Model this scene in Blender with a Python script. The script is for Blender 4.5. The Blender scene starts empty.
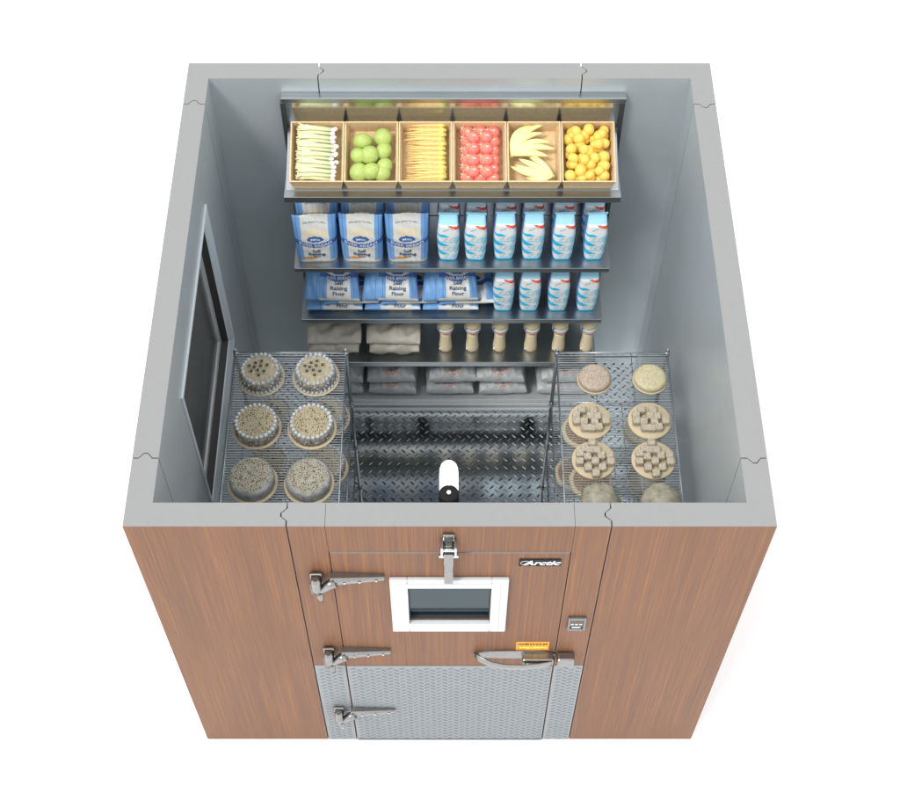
import bpy, bmesh, math, random
from mathutils import Vector, Matrix
R = math.radians
random.seed(7)
sc = bpy.context.scene
col = sc.collection
H, D, W2, T = 2.2512, 2.4525, 1.219, 0.1015
rnd = random.uniform

# ------------------------------------------------------------------ materials
def hexc(r, g, b):
    f = lambda c: ((c/255+0.055)/1.055)**2.4 if c/255 > 0.04045 else c/255/12.92
    return (f(r), f(g), f(b), 1)

def mat(name, c, rough=.5, metal=0., spec=.5, emit=0, coat=0, noise=None, bump=None, sss=0):
    """noise=(scale, amount) varies the colour; bump=(scale, strength, distance)"""
    m = bpy.data.materials.new(name); m.use_nodes = True
    nt = m.node_tree; b = nt.nodes['Principled BSDF']
    b.inputs['Base Color'].default_value = c if len(c) == 4 else (*c, 1)
    b.inputs['Roughness'].default_value = rough
    b.inputs['Metallic'].default_value = metal
    b.inputs['Specular IOR Level'].default_value = spec
    if coat: b.inputs['Coat Weight'].default_value = coat
    if sss:
        b.inputs['Subsurface Weight'].default_value = sss
        b.inputs['Subsurface Scale'].default_value = .01
    if emit:
        b.inputs['Emission Color'].default_value = c if len(c) == 4 else (*c, 1)
        b.inputs['Emission Strength'].default_value = emit
    tc = nt.nodes.new('ShaderNodeTexCoord')
    if noise:
        n = nt.nodes.new('ShaderNodeTexNoise'); n.inputs['Scale'].default_value = noise[0]; n.inputs['Detail'].default_value = 5
        n.inputs['Roughness'].default_value = .65
        mp = nt.nodes.new('ShaderNodeMapping')
        if len(noise) > 2: mp.inputs['Scale'].default_value = noise[2]
        nt.links.new(tc.outputs['Object'], mp.inputs['Vector']); nt.links.new(mp.outputs[0], n.inputs['Vector'])
        mr = nt.nodes.new('ShaderNodeMapRange'); mr.inputs['From Min'].default_value = .3; mr.inputs['From Max'].default_value = .7
        mr.inputs['To Min'].default_value = 1-noise[1]; mr.inputs['To Max'].default_value = 1+noise[1]
        nt.links.new(n.outputs['Fac'], mr.inputs['Value'])
        mx = nt.nodes.new('ShaderNodeMix'); mx.data_type = 'RGBA'; mx.blend_type = 'MULTIPLY'; mx.inputs['Factor'].default_value = 1
        mx.inputs[6].default_value = c if len(c) == 4 else (*c, 1)
        nt.links.new(mr.outputs[0], mx.inputs[7]); nt.links.new(mx.outputs[2], b.inputs['Base Color'])
    if bump:
        n = nt.nodes.new('ShaderNodeTexNoise'); n.inputs['Scale'].default_value = bump[0]; n.inputs['Detail'].default_value = 4
        mp = nt.nodes.new('ShaderNodeMapping')
        if len(bump) > 3: mp.inputs['Scale'].default_value = bump[3]
        nt.links.new(tc.outputs['Object'], mp.inputs['Vector']); nt.links.new(mp.outputs[0], n.inputs['Vector'])
        bp = nt.nodes.new('ShaderNodeBump'); bp.inputs['Strength'].default_value = bump[1]; bp.inputs['Distance'].default_value = bump[2]
        nt.links.new(n.outputs['Fac'], bp.inputs['Height']); nt.links.new(bp.outputs[0], b.inputs['Normal'])
    return m

def laminate():
    m = bpy.data.materials.new('wood_laminate'); m.use_nodes = True
    nt = m.node_tree; b = nt.nodes['Principled BSDF']; L = nt.links.new
    tc = nt.nodes.new('ShaderNodeTexCoord')
    def nz(scale, sc3, det, rough=.6, dist=0):
        mp = nt.nodes.new('ShaderNodeMapping'); mp.inputs['Scale'].default_value = sc3
        n = nt.nodes.new('ShaderNodeTexNoise'); n.inputs['Scale'].default_value = scale; n.inputs['Detail'].default_value = det
        n.inputs['Roughness'].default_value = rough; n.inputs['Distortion'].default_value = dist
        L(tc.outputs['Object'], mp.inputs['Vector']); L(mp.outputs[0], n.inputs['Vector']); return n
    a = nz(1, (185, 185, .8), 4, .7); f = nz(1, (520, 520, 5), 2, .6); c = nz(1, (6, 6, .5), 2)
    r = nt.nodes.new('ShaderNodeValToRGB')
    e = r.color_ramp.elements
    e[0].position = .36; e[0].color = hexc(*LAM[0]); e[1].position = .67; e[1].color = hexc(*LAM[2])
    k = r.color_ramp.elements.new(.52); k.color = hexc(*LAM[1])
    L(a.outputs['Fac'], r.inputs['Fac'])
    mr = nt.nodes.new('ShaderNodeMapRange'); mr.inputs['From Min'].default_value = .3; mr.inputs['From Max'].default_value = .7
    mr.inputs['To Min'].default_value = .84; mr.inputs['To Max'].default_value = 1.15
    L(f.outputs['Fac'], mr.inputs['Value'])
    mr2 = nt.nodes.new('ShaderNodeMapRange'); mr2.inputs['From Min'].default_value = .3; mr2.inputs['From Max'].default_value = .7
    mr2.inputs['To Min'].default_value = .92; mr2.inputs['To Max'].default_value = 1.08
    L(c.outputs['Fac'], mr2.inputs['Value'])
    mu = nt.nodes.new('ShaderNodeMath'); mu.operation = 'MULTIPLY'; L(mr.outputs[0], mu.inputs[0]); L(mr2.outputs[0], mu.inputs[1])
    mx = nt.nodes.new('ShaderNodeMix'); mx.data_type = 'RGBA'; mx.blend_type = 'MULTIPLY'; mx.inputs['Factor'].default_value = 1
    L(r.outputs[0], mx.inputs[6]); L(mu.outputs[0], mx.inputs[7]); L(mx.outputs[2], b.inputs['Base Color'])
    b.inputs['Roughness'].default_value = .5; b.inputs['Specular IOR Level'].default_value = .25
    return m
LAM = [(103, 73, 60), (115, 79, 56), (136, 93, 54)]

def brushed(name, c, rough, sc3=(4, 4, 160), metal=1.0, amt=.12):
    m = mat(name, c, rough, metal, noise=(1, amt, sc3)); return m

def glass(name, tint, refl_rough=.02):
    m = bpy.data.materials.new(name); m.use_nodes = True
    nt = m.node_tree; nt.nodes.clear(); L = nt.links.new
    o = nt.nodes.new('ShaderNodeOutputMaterial'); t = nt.nodes.new('ShaderNodeBsdfTransparent'); g = nt.nodes.new('ShaderNodeBsdfGlossy')
    t.inputs[0].default_value = tint; g.inputs['Roughness'].default_value = refl_rough
    fr = nt.nodes.new('ShaderNodeFresnel'); fr.inputs['IOR'].default_value = 1.55; g.inputs[0].default_value = (.72, .88, .97, 1)
    mx = nt.nodes.new('ShaderNodeMixShader')
    L(fr.outputs[0], mx.inputs[0]); L(t.outputs[0], mx.inputs[1]); L(g.outputs[0], mx.inputs[2]); L(mx.outputs[0], o.inputs[0])
    return m

M = dict(
    lam=laminate(),
    foam=mat('grey_edge_strip', (.252, .252, .252), .8, 0, .15, noise=(30, .015)),
    wall=mat('painted_wall_metal', (.49, .535, .555), .34, .42, .5, noise=(3, .04), bump=(160, .15, .001)),
    kick=mat('kick_plate_metal', (.235, .252, .265), .5, .3, .5, noise=(12, .05)),
    tread=mat('kick_plate_tread_shaded', (.15, .165, .175), .4, .4),  # shading of the raised treads put into a darker colour
    ftread=mat('floor_tread_shaded_metal', (.20, .215, .225), .30, 1.0),  # dimmer reflection of the floor treads put into a darker base colour
    floor=mat('floor_plate_metal', (.84, .88, .90), .15, 1.0, noise=(4, .12)),
    steel=brushed('stainless_steel', (.72, .76, .78), .19, (3, 120, 120)),
    steeld=brushed('stainless_shelf', (.42, .445, .46), .28, (3, 160, 160)),
    chrome=mat('chrome', (.55, .56, .57), .16, 1.0, noise=(40, .08)),
    hinge=mat('cast_hinge_metal', (.27, .265, .26), .26, .95, noise=(60, .12), bump=(60, .2, .001)),
    wire=mat('wire_chrome', (.40, .43, .45), .3, .9),
    white=mat('white_window_frame', (.50, .51, .515), .4),
    gask=mat('black_gasket', (.02, .02, .022), .5),
    seal=mat('dark_seal', (.035, .034, .033), .6),
    pane=glass('window_glass', (.90, .96, .98, 1)),
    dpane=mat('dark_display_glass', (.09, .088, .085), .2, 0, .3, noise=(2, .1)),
    frame=mat('pale_window_frame', (.56, .62, .65), .4, .3),
    ifra=mat('inner_window_spacer', (.50, .52, .53), .4, .4),
    black=mat('black_plastic', (.008, .008, .008), .6, 0, .2),
    globe=mat('lamp_globe_glass', (.9, .93, .95), .3, emit=1.0),
    wht=mat('white_mark', (.85, .85, .85), .4),
    kraft=mat('kraft_board', (.68, .50, .29), .85, 0, .2, noise=(70, .14), bump=(200, .2, .001)),
    board=mat('cake_board_tan', (.47, .385, .25), .6, noise=(25, .05)),
)

# ------------------------------------------------------------------ mesh builder
class MB:
    def __init__(s): s.v = []; s.f = []; s.m = []; s.s = []
    def add(s, vs, fs, mi=0, smooth=False):
        o = len(s.v); s.v += [tuple(p) for p in vs]
        for i, f in enumerate(fs):
            s.f.append([o+k for k in f]); s.m.append(mi[i] if isinstance(mi, list) else mi); s.s.append(smooth)
        return s
    def box(s, x0, x1, y0, y1, z0, z1, mi=0, mx=None):
        vs = [Vector(p) for p in ((x0,y0,z0),(x1,y0,z0),(x1,y1,z0),(x0,y1,z0),(x0,y0,z1),(x1,y0,z1),(x1,y1,z1),(x0,y1,z1))]
        if mx: vs = [mx @ v for v in vs]
        return s.add(vs, [(0,3,2,1),(4,5,6,7),(0,1,5,4),(1,2,6,5),(2,3,7,6),(3,0,4,7)], mi)
    def bbox(s, x0, x1, y0, y1, z0, z1, b=.002, mi=0, mx=None):
        """box with chamfered edges"""
        bm = bmesh.new(); bmesh.ops.create_cube(bm, size=1)
        for v in bm.verts: v.co = ((x0+x1)/2+v.co.x*(x1-x0), (y0+y1)/2+v.co.y*(y1-y0), (z0+z1)/2+v.co.z*(z1-z0))
        b = min(b, (x1-x0)*.45, (y1-y0)*.45, (z1-z0)*.45)
        bmesh.ops.bevel(bm, geom=bm.edges[:], offset=b, segments=2, affect='EDGES', profile=.5)
        bm.verts.index_update()
        vs = [mx @ v.co if mx else v.co.copy() for v in bm.verts]
        s.add(vs, [[v.index for v in f.verts] for f in bm.faces], mi); bm.free(); return s
    def tube(s, pts, rad, seg=8, mi=0, smooth=True, cap=True, flat=1.0):
        pts = [Vector(p) for p in pts]; n = len(pts)
        rad = rad if isinstance(rad, (list, tuple)) else [rad]*n
        vs = []; up = None
        for i, p in enumerate(pts):
            t = (pts[min(i+1, n-1)]-pts[max(i-1, 0)]).normalized()
            if up is None: up = Vector((0,0,1)) if abs(t.z) < .9 else Vector((0,1,0))
            a = t.cross(up).normalized(); b = a.cross(t).normalized(); up = b
            for k in range(seg):
                an = 2*math.pi*k/seg
                vs.append(p+a*(math.cos(an)*rad[i])+b*(math.sin(an)*rad[i]*flat))
        fs = [(i*seg+k, i*seg+(k+1) % seg, (i+1)*seg+(k+1) % seg, (i+1)*seg+k) for i in range(n-1) for k in range(seg)]
        s.add(vs, fs, mi, smooth)
        if cap:
            o = len(s.v)-len(vs)
            s.f.append([o+k for k in range(seg)][::-1]); s.m.append(mi); s.s.append(False)
            s.f.append([o+(n-1)*seg+k for k in range(seg)]); s.m.append(mi); s.s.append(False)
        return s
    def lathe(s, prof, seg=24, c=(0,0,0), mi=0, smooth=True, mx=None, wob=None):
        vs = []; n = len(prof)
        for i, (r, z) in enumerate(prof):
            for k in range(seg):
                an = 2*math.pi*k/seg; rr = r*(1+(wob(an, z) if wob else 0))
                p = Vector((c[0]+rr*math.cos(an), c[1]+rr*math.sin(an), c[2]+z)); vs.append(mx @ p if mx else p)
        fs = [(i*seg+k, i*seg+(k+1) % seg, (i+1)*seg+(k+1) % seg, (i+1)*seg+k) for i in range(n-1) for k in range(seg)]
        mi2 = mi
        if isinstance(mi, list): mi2 = [mi[i] for i in range(n-1) for k in range(seg)]
        s.add(vs, fs, mi2, smooth)
        o = len(s.v)-len(vs)
        s.f.append([o+k for k in range(seg)][::-1]); s.m.append(mi[0] if isinstance(mi, list) else mi); s.s.append(False)
        s.f.append([o+(n-1)*seg+k for k in range(seg)]); s.m.append(mi[-1] if isinstance(mi, list) else mi); s.s.append(smooth)
        return s
    def ball(s, c, r, seg=12, rings=8, mi=0, mx=None, wob=0):
        r = r if isinstance(r, (tuple, list)) else (r, r, r)
        vs = []
        for i in range(1, rings):
            th = math.pi*i/rings
            for k in range(seg):
                an = 2*math.pi*k/seg; w = 1+rnd(-wob, wob)
                vs.append(Vector((c[0]+r[0]*math.sin(th)*math.cos(an)*w, c[1]+r[1]*math.sin(th)*math.sin(an)*w, c[2]+r[2]*math.cos(th)*w)))
        n = len(vs); vs += [Vector((c[0], c[1], c[2]+r[2])), Vector((c[0], c[1], c[2]-r[2]))]
        if mx: vs = [mx @ v for v in vs]
        fs = [(i*seg+k, (i+1)*seg+k, (i+1)*seg+(k+1) % seg, i*seg+(k+1) % seg) for i in range(rings-2) for k in range(seg)]
        fs += [(n, k, (k+1) % seg) for k in range(seg)]
        fs += [(n+1, (rings-2)*seg+(k+1) % seg, (rings-2)*seg+k) for k in range(seg)]
        return s.add(vs, fs, mi, True)
    def prism(s, poly, z0, z1, side=0, top=0, bot=0, mx=None):
        """side: list of material per edge"""
        n = len(poly); vs = [Vector((x, y, z0)) for x, y in poly]+[Vector((x, y, z1)) for x, y in poly]
        if mx: vs = [mx @ v for v in vs]
        sd = side if isinstance(side, list) else [side]*n
        s.add(vs, [(i, (i+1) % n, n+(i+1) % n, n+i) for i in range(n)]+[tuple(range(n))[::-1], tuple(range(n, 2*n))], sd+[bot, top])
        return s
    def grid(s, fn, nu, nv, mf=0, smooth=True, flip=False):
        vs = [fn(i/nu, j/nv) for j in range(nv+1) for i in range(nu+1)]
        fs = []; ms = []
        for j in range(nv):
            for i in range(nu):
                a = j*(nu+1)+i; q = (a, a+1, a+nu+2, a+nu+1); fs.append(q[::-1] if flip else q)
                ms.append(mf((i+.5)/nu, (j+.5)/nv) if callable(mf) else mf)
        return s.add(vs, fs, ms, smooth)
    def build(s, name, mats, parent=None, weld=False):
        me = bpy.data.meshes.new(name); me.from_pydata(s.v, [], s.f)
        mats = mats if isinstance(mats, (list, tuple)) else [mats]
        for m in mats: me.materials.append(m)
        me.polygons.foreach_set('material_index', s.m); me.polygons.foreach_set('use_smooth', s.s)
        me.update(); me.validate()
        if weld:
            bm = bmesh.new(); bm.from_mesh(me); bmesh.ops.remove_doubles(bm, verts=bm.verts, dist=1e-5)
            bmesh.ops.recalc_face_normals(bm, faces=bm.faces); bm.to_mesh(me); bm.free()
        o = bpy.data.objects.new(name, me); col.objects.link(o)
        if parent: o.parent = parent
        return o

def tag(o, label, cat, group=None):
    o['label'] = label; o['category'] = cat
    if group: o['group'] = group
    return o
def empty(name, loc=(0,0,0), rot=(0,0,0), parent=None):
    o = bpy.data.objects.new(name, None); col.objects.link(o); o.location = loc; o.rotation_euler = rot
    o.empty_display_size = .05
    if parent: o.parent = parent
    return o
def copy_tree(o, parent=None):
    c = o.copy(); col.objects.link(c); c.parent = parent
    for ch in [x for x in bpy.data.objects if x.parent == o]: copy_tree(ch, c)
    return c
def hole(o, x0, x1, y0, y1, z0, z1):
    c = MB().box(x0, x1, y0, y1, z0, z1).build('cutter', o.data.materials[0])
    md = o.modifiers.new('b', 'BOOLEAN'); md.operation = 'DIFFERENCE'; md.solver = 'EXACT'; md.object = c
    bpy.context.view_layer.update()
    me = bpy.data.meshes.new_from_object(o.evaluated_get(bpy.context.evaluated_depsgraph_get()))
    o.modifiers.clear(); o.data = me; bpy.data.objects.remove(c)
def text(s, size, fn, name, m, parent, arc=None, shear=0, bold=0, sx=1, center=True, ex=0):
    """flat lettering whose vertices go through fn(x, y)"""
    cu = bpy.data.curves.new('t', 'FONT'); cu.body = s; cu.size = size; cu.shear = shear; cu.resolution_u = 3
    cu.offset = bold; cu.extrude = ex; cu.align_x = 'CENTER' if center else 'LEFT'
    ob = bpy.data.objects.new('t', cu); col.objects.link(ob); bpy.context.view_layer.update()
    me = ob.to_mesh(); b = MB()
    vs = [(v.co.x*sx, v.co.y, v.co.z) for v in me.vertices]
    fs = [list(p.vertices) for p in me.polygons]
    ob.to_mesh_clear(); bpy.data.objects.remove(ob)
    if arc: vs = [(x, y+arc(x), z) for x, y, z in vs]
    b.add([fn(x, y) if not ex else fn(x, y, z) for x, y, z in vs], fs)
    return b.build(name, m, parent)

# ------------------------------------------------------------------ the cooler box
cooler = tag(empty('walk_in_cooler', (0, D/2, 0)), 'open-topped walk-in cooler with brown woodgrain walls, grey rim and steel lined inside', 'walk-in cooler')
cooler.location = (0, 0, 0)
WM = [M['lam'], M['wall'], M['foam']]
G = .0026
SS = (0, .24, .42, .56, .76, 1)
def jx(x0, ya, yb, j, sh):        # joint running along y at x0
    return [(x0+sh+(j if i in (2, 3) else 0), ya+(yb-ya)*s_) for i, s_ in enumerate(SS)]
def jy(y0, xa, xb, j, sh):
    return [(xa+(xb-xa)*s_, y0+sh+(j if i in (2, 3) else 0)) for i, s_ in enumerate(SS)]
def panel(poly, kinds, name='wall_panel', z0=0, z1=H):
    return MB().prism(poly, z0, z1, side=kinds, top=2, bot=2).build(name, WM, cooler)
YF, YB = .297, 2.186
O, I, F = 0, 1, 2
# front-left corner
jf = jx(-.61, 0, T, -.022, -G)
js = jy(YF, -W2+T, -W2, .022, -G)
panel([(-W2, 0)]+jf+[(-W2+T, T)]+js, [O]+[F]*5+[I, I]+[F]*5+[O])
# front-right corner
jf = jx(.604, T, 0, -.022, G)
js = jy(YF, W2, W2-T, -.022, -G)
panel([(W2, 0)]+js+[(W2-T, T)]+jf, [O]+[F]*5+[I, I]+[F]*5+[O])
# right side
a = jy(YF, W2-T, W2, 0, G)
a = jy(YF, W2, W2-T, -.022, G)[::-1]; b = jy(YB, W2, W2-T, -.022, -G)
panel(a+b, [F]*5+[O]+[F]*5+[I])
# back-right corner
a = jy(YB, W2, W2-T, -.022, G)[::-1]; b = jx(.616, D-T, D, .022, G)[::-1]
panel(a+[(W2, D)]+b+[(W2-T, D-T)], [F]*5+[O, O]+[F]*5+[I, I])
# back centre
a = jx(.616, D-T, D, .022, -G); b = jx(-.61, D-T, D, .022, G)[::-1]
panel(a+b, [F]*5+[O]+[F]*5+[I])
# back-left corner
a = jx(-.61, D-T, D, .022, -G); b = jy(YB, -W2, -W2+T, .022, G)
panel(a+[(-W2, D)]+b+[(-W2+T, D-T)], [F]*5+[O, O]+[F]*5+[I, I])
# left side with the window opening
a = jy(YB, -W2, -W2+T, .022, -G)[::-1]; b = jy(YF, -W2+T, -W2, .022, G)[::-1]
pl = panel(a+b, [F]*5+[O]+[F]*5+[I])
WY0, WY1, WZ0, WZ1 = .735, 1.80, .965, 2.005
hole(pl, -W2-.05, -W2+T+.05, WY0+.04, WY1-.04, WZ0+.04, WZ1-.04)
# front jambs and header
XL, XR, ZT = -.465, .467, 2.045
a = jx(-.61, 0, T, -.022, G)[::-1]
panel([(-.61+G, 0), (XL-.0015, 0), (XL-.0015, T)]+a[:-1], [O, F, I]+[F]*5, 'door_jamb')
a = jx(.604, 0, T, -.022, -G)
panel([(XR+.0015, 0)]+a+[(XR+.0015, T)], [O]+[F]*5+[I, F], 'door_jamb')
panel([(XL, 0), (XR, 0), (XR, T), (XL, T)], [O, F, I, F], 'door_header', z0=ZT)
# ------------------------------------------------------------------ diamond plate
def treads(mb, x0, x1, y0, y1, px, py, ln, wd, hgt, fn, alt='row', mi=0, ang=45, skip=None):
    nr = int((y1-y0)/py); nc = int((x1-x0)/px)+1
    for r in range(nr+1):
        for c_ in range(-1, nc+1):
            if alt == 'row': cx = x0+c_*px+(px/2 if r % 2 else 0); sg = 1 if r % 2 else -1
            else: cx = x0+c_*px; sg = 1 if c_ % 2 else -1
            cy = y0+r*py+(py/2 if alt != 'row' and c_ % 2 else 0)
            if not (x0+ln*.4 < cx < x1-ln*.4 and y0+ln*.4 < cy < y1-ln*.4): continue
            if skip and skip(cx, cy): continue
            a = R(ang)*sg; ca, sa = math.cos(a), math.sin(a)
            pts = [(-ln/2, 0, 0), (-ln/4, -wd/2, 0), (ln/4, -wd/2, 0), (ln/2, 0, 0), (ln/4, wd/2, 0), (-ln/4, wd/2, 0), (-ln*.28, 0, hgt), (ln*.28, 0, hgt)]
            mb.add([fn(cx+p[0]*ca-p[1]*sa, cy+p[0]*sa+p[1]*ca, p[2]) for p in pts],
                   [(0, 1, 6), (1, 2, 7, 6), (2, 3, 7), (3, 4, 7), (4, 5, 6, 7), (5, 0, 6)], mi)
fl = MB(); fl.box(-W2+T+.004, W2-T-.004, T+.004, D-T-.004, 0.003, .012)
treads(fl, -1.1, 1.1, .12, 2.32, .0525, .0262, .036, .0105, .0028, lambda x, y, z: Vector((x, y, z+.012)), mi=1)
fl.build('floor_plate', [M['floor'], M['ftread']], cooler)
# ------------------------------------------------------------------ door
door = MB().box(XL+.0025, XR-.0025, -.003, T-.004, .012, ZT-.004, 0)
door.m[-3] = 1
dr = MB(); dr.box(XL+.003, XR-.003, -.003, T-.006, .006, ZT-.005)
dr.m = [2, 2, 0, 2, 1, 2]
door = dr.build('door', WM, cooler)
OX0, OX1, OZ0, OZ1 = -.170, .170, 1.445, 1.767
hole(door, OX0, OX1, -.1, T+.1, OZ0, OZ1)
# kick plates
def kickplate(x0, x1, yy, z0, z1, parent):
    k = MB(); k.bbox(x0, x1, yy-.002, yy-.0002, z0, z1, .0006)
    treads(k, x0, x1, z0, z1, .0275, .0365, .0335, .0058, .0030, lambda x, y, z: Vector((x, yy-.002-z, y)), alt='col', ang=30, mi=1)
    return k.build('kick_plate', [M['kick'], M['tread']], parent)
kickplate(XL+.004, XR-.004, -.003, .02, .945, door)
kickplate(-.6065, XL-.003, 0, .003, .945, cooler)
kickplate(XR+.003, .6005, 0, .003, .945, cooler)
k = MB().bbox(XL+.006, XR-.006, -.012, -.0032, .007, .018, .002); k.build('door_sweep', M['chrome'], door)
# window in the door
def ringframe(mb, x0, x1, z0, z1, w, y0, y1, b=.004, fn=None, mi=0):
    w = w if isinstance(w, tuple) else (w, w, w, w)      # left right bottom top
    mb.bbox(x0, x0+w[0], y0, y1, z0, z1, b, mi); mb.bbox(x1-w[1], x1, y0, y1, z0, z1, b, mi)
    mb.bbox(x0+w[0]-.001, x1-w[1]+.001, y0, y1, z0, z0+w[2], b, mi); mb.bbox(x0+w[0]-.001, x1-w[1]+.001, y0, y1, z1-w[3], z1, b, mi)
wf = MB(); ringframe(wf, -.240, .236, 1.352, 1.842, (.072, .068, .088, .066), -.022, -.0032, .005)
ringframe(wf, -.208, .204, 1.385, 1.812, (.040, .036, .055, .036), -.0255, -.020, .002)
wfo = wf.build('window_frame', M['white'], door)
li = MB(); e = .002
li.box(OX0+e, OX0+.006, -.0028, T-.007, OZ0+e, OZ1-e); li.box(OX1-.006, OX1-e, -.0028, T-.007, OZ0+e, OZ1-e)
li.box(OX0+.006, OX1-.006, -.0028, T-.007, OZ0+e, OZ0+.006); li.bbox(OX0+.0062, OX1-.0062, .050, .058, OZ0+.0062, OZ0+.013, .002); li.box(OX0+.006, OX1-.006, -.0028, T-.007, OZ1-.006, OZ1-e)
li.build('window_seal', M['gask'], door)
MB().box(OX0+.006, OX1-.006, .012, .016, OZ0+.006, OZ1-.006).build('window_glass', M['pane'], door)
wi = MB(); ringframe(wi, OX0-.03, OX1+.03, OZ0-.03, OZ1+.03, .034, T-.0055, T+.006, .003); wi.bbox(OX0+.0065, OX1-.0065, .066, .170, OZ0+.0065, OZ0+.016, .003); wi.build('inner_window_frame', M['frame'], door)
# hinges: strap on the door, bracket and pin barrel on the jamb
def hinge(z):
    h = empty('hinge', (-.49, -.003, z), parent=door)
    b = MB()
    b.bbox(-.062, -.012, -.018, -.001, -.085, .055, .006)
    b.tube([(-.037, -.020, .050), (-.037, -.036, .045), (-.037, -.044, .0), (-.037, -.034, -.085)], [.018, .019, .021, .012], 12)
    b.tube([(-.030, -.036, -.06), (-.028, -.040, -.10), (-.026, -.034, -.155)], [.015, .013, .007], 10)
    b.tube([(-.037, -.04, .045), (-.037, -.04, .062)], [.013, .010], 12)
    b.tube([(-.055, -.030, .01), (-.055, -.042, -.05)], .008, 8)
    b.build('hinge_bracket', M['hinge'], h)
    s = MB()
    s.tube([(-.034, -.034, -.052), (-.012, -.040, -.02), (.015, -.038, .014), (.04, -.034, .024)], [.015, .017, .020, .021], 10)
    x0, x1 = .02, .232
    n = 8
    vs = []
    for i in range(n+1):
        t = i/n; x = x0+(x1-x0)*t; hh = .030*(1-t)+.0125*t; y = -.040*(1-t)-.022*t; zc = .020*(1-t)+.024*t
        for yy, zz in ((-.0008, zc-hh*1.05), (y*.72, zc-hh), (y, zc-hh*.45), (y, zc+hh*.45), (y*.72, zc+hh), (-.0008, zc+hh*1.05)): vs.append((x, yy, zz))
    fs = [(i*6+k, i*6+k+1, (i+1)*6+k+1, (i+1)*6+k) for i in range(n) for k in range(5)]+[tuple(range(n*6, n*6+6)), tuple(range(6))[::-1]]
    s.add(vs, fs, 0)
    s.build('hinge_strap', M['hinge'], h)
    q = MB()
    for x, y in ((.075, -.0365), (.135, -.032), (.20, -.026)): q.lathe([(.006, 0), (.006, .002), (.003, .004)], 10, mx=Matrix.Translation((x, y, .022)) @ Matrix.Rotation(R(90), 4, 'X'))
    q.build('screw', M['chrome'], h)
for z in (1.832, 1.108, .408): hinge(z)
# closer at the top of the door
cl = empty('door_closer', (-.004, -.0032, 2.1), parent=door)
b = MB(); b.bbox(-.022, .022, -.012, -.001+.0042, -.0, .105, .004); b.bbox(-.014, .014, -.03, -.010, .0, .05, .004); b.build('closer_bracket', M['hinge'], cl)
b = MB(); b.tube([(-.031, -.040, .045), (.031, -.040, .045)], .0085, 12); b.tube([(-.037, -.040, -.005), (.037, -.040, -.005)], .0085, 12)
for sx in (-1, 1): b.bbox(sx*.026-.005, sx*.026+.005, -.046, -.004, -.012, .062, .002)
b.build('closer_roller', M['chrome'], cl)
b = MB(); b.bbox(-.019, .019, -.052, -.030, -.072, .022, .004); b.bbox(-.0175, .0175, -.046, -.032, -.235, -.060, .004)
for z in (-.05, -.062): b.tube([(-.010, -.053, z), (-.010, -.050, z)], .003, 8)
b.build('closer_arm', M['hinge'], cl)
# handle with latch
hd = empty('door_handle', (.12, -.0032, 1.058), parent=door)
b = MB()
pts = [(-.006, -.012, .040), (.014, -.032, .036), (.06, -.052, .028), (.12, -.062, .022), (.20, -.064, .020), (.27, -.058, .022), (.33, -.048, .026)]
b.tube(pts, [.008, .009, .009, .009, .009, .009, .010], 14, flat=3.4)
b.prism([(.165+.180*math.cos(a)*abs(math.cos(a))**-.25, .028+.040*math.sin(a)) for a in [R(9+i*18) for i in range(20)]], .0005, .008, mx=Matrix.Rotation(R(90), 4, 'X'))
b.build('handle_bar', M['hinge'], hd)
b = MB(); b.bbox(.20, .338, -.046, -.0005, -.020, .050, .008); b.bbox(.215, .325, -.058, -.045, -.006, .036, .006)
b.build('latch_body', M['hinge'], hd)
b = MB(); b.tube([(.262, -.056, .018), (.262, -.062, .018)], .009, 14); b.build('key_lock', M['gask'], hd)
b = MB(); b.bbox(.352, .43, -.046, .0025, -.016, .048, .010); b.build('strike_plate', M['hinge'], hd)
# nameplate, warning label, temperature display
npl = MB().bbox(.270, .432, -.0075, -.0032, 1.938, 1.996, .0015).build('nameplate', M['black'], door)
text('Arctic', .050, lambda x, y: Vector((.356+x, -.0082, 1.951+y)), 'nameplate_lettering', M['wht'], npl, shear=.35, bold=.0012, sx=1.12)
rg = MB(); rg.tube([(.296+.020*math.cos(a), -.0082, 1.967+.017*math.sin(a)) for a in [R(60+i*20) for i in range(13)]], .0009, 4); rg.build('nameplate_ring', M['wht'], npl)
wl = MB().bbox(.290, .434, -.0045, -.0032, 1.122, 1.208, .0004).build('warning_label', mat('orange_label', hexc(222, 150, 50), .5), door)
q = MB(); x = .298
while x < .426:
    w = rnd(.004, .010); q.box(x, x+w, -.0050, -.0046, 1.178, 1.178+rnd(.010, .018)); x += w+rnd(.002, .005)
q.build('label_print', M['black'], wl)
q = MB(); x = .305
while x < .42:
    w = rnd(.008, .014); q.box(x, x+w, -.0050, -.0046, 1.136+rnd(0, .01), 1.152+rnd(0, .01)); x += w+rnd(.002, .005)
q.build('label_print', mat('yellow_print', hexc(250, 225, 90), .5), wl)
td = empty('temperature_display', (.536, 0, 1.405), parent=cooler)
q = MB(); ringframe(q, -.038, .038, -.058, .060, (.010, .010, .014, .018), -.016, -.0003, .004); q.build('display_bezel', mat('display_bezel', (.20, .21, .22), .35, .7), td)
MB().box(-.029, .029, -.009, -.001, -.045, .043).build('display_face', mat('display_face', (.03, .028, .025), .3), td)
q = MB()
for x in (-.018, 0, .018): q.box(x-.006, x+.006, -.0105, -.0092, -.008, -.001)
q.box(-.018, .018, -.0105, -.0092, -.036, -.028); q.build('display_buttons', M['wht'], td)
q = MB()
for i in range(9): q.box(-.025+i*.0055, -.0215+i*.0055, -.0105, -.0092, .012, .028)
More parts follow.
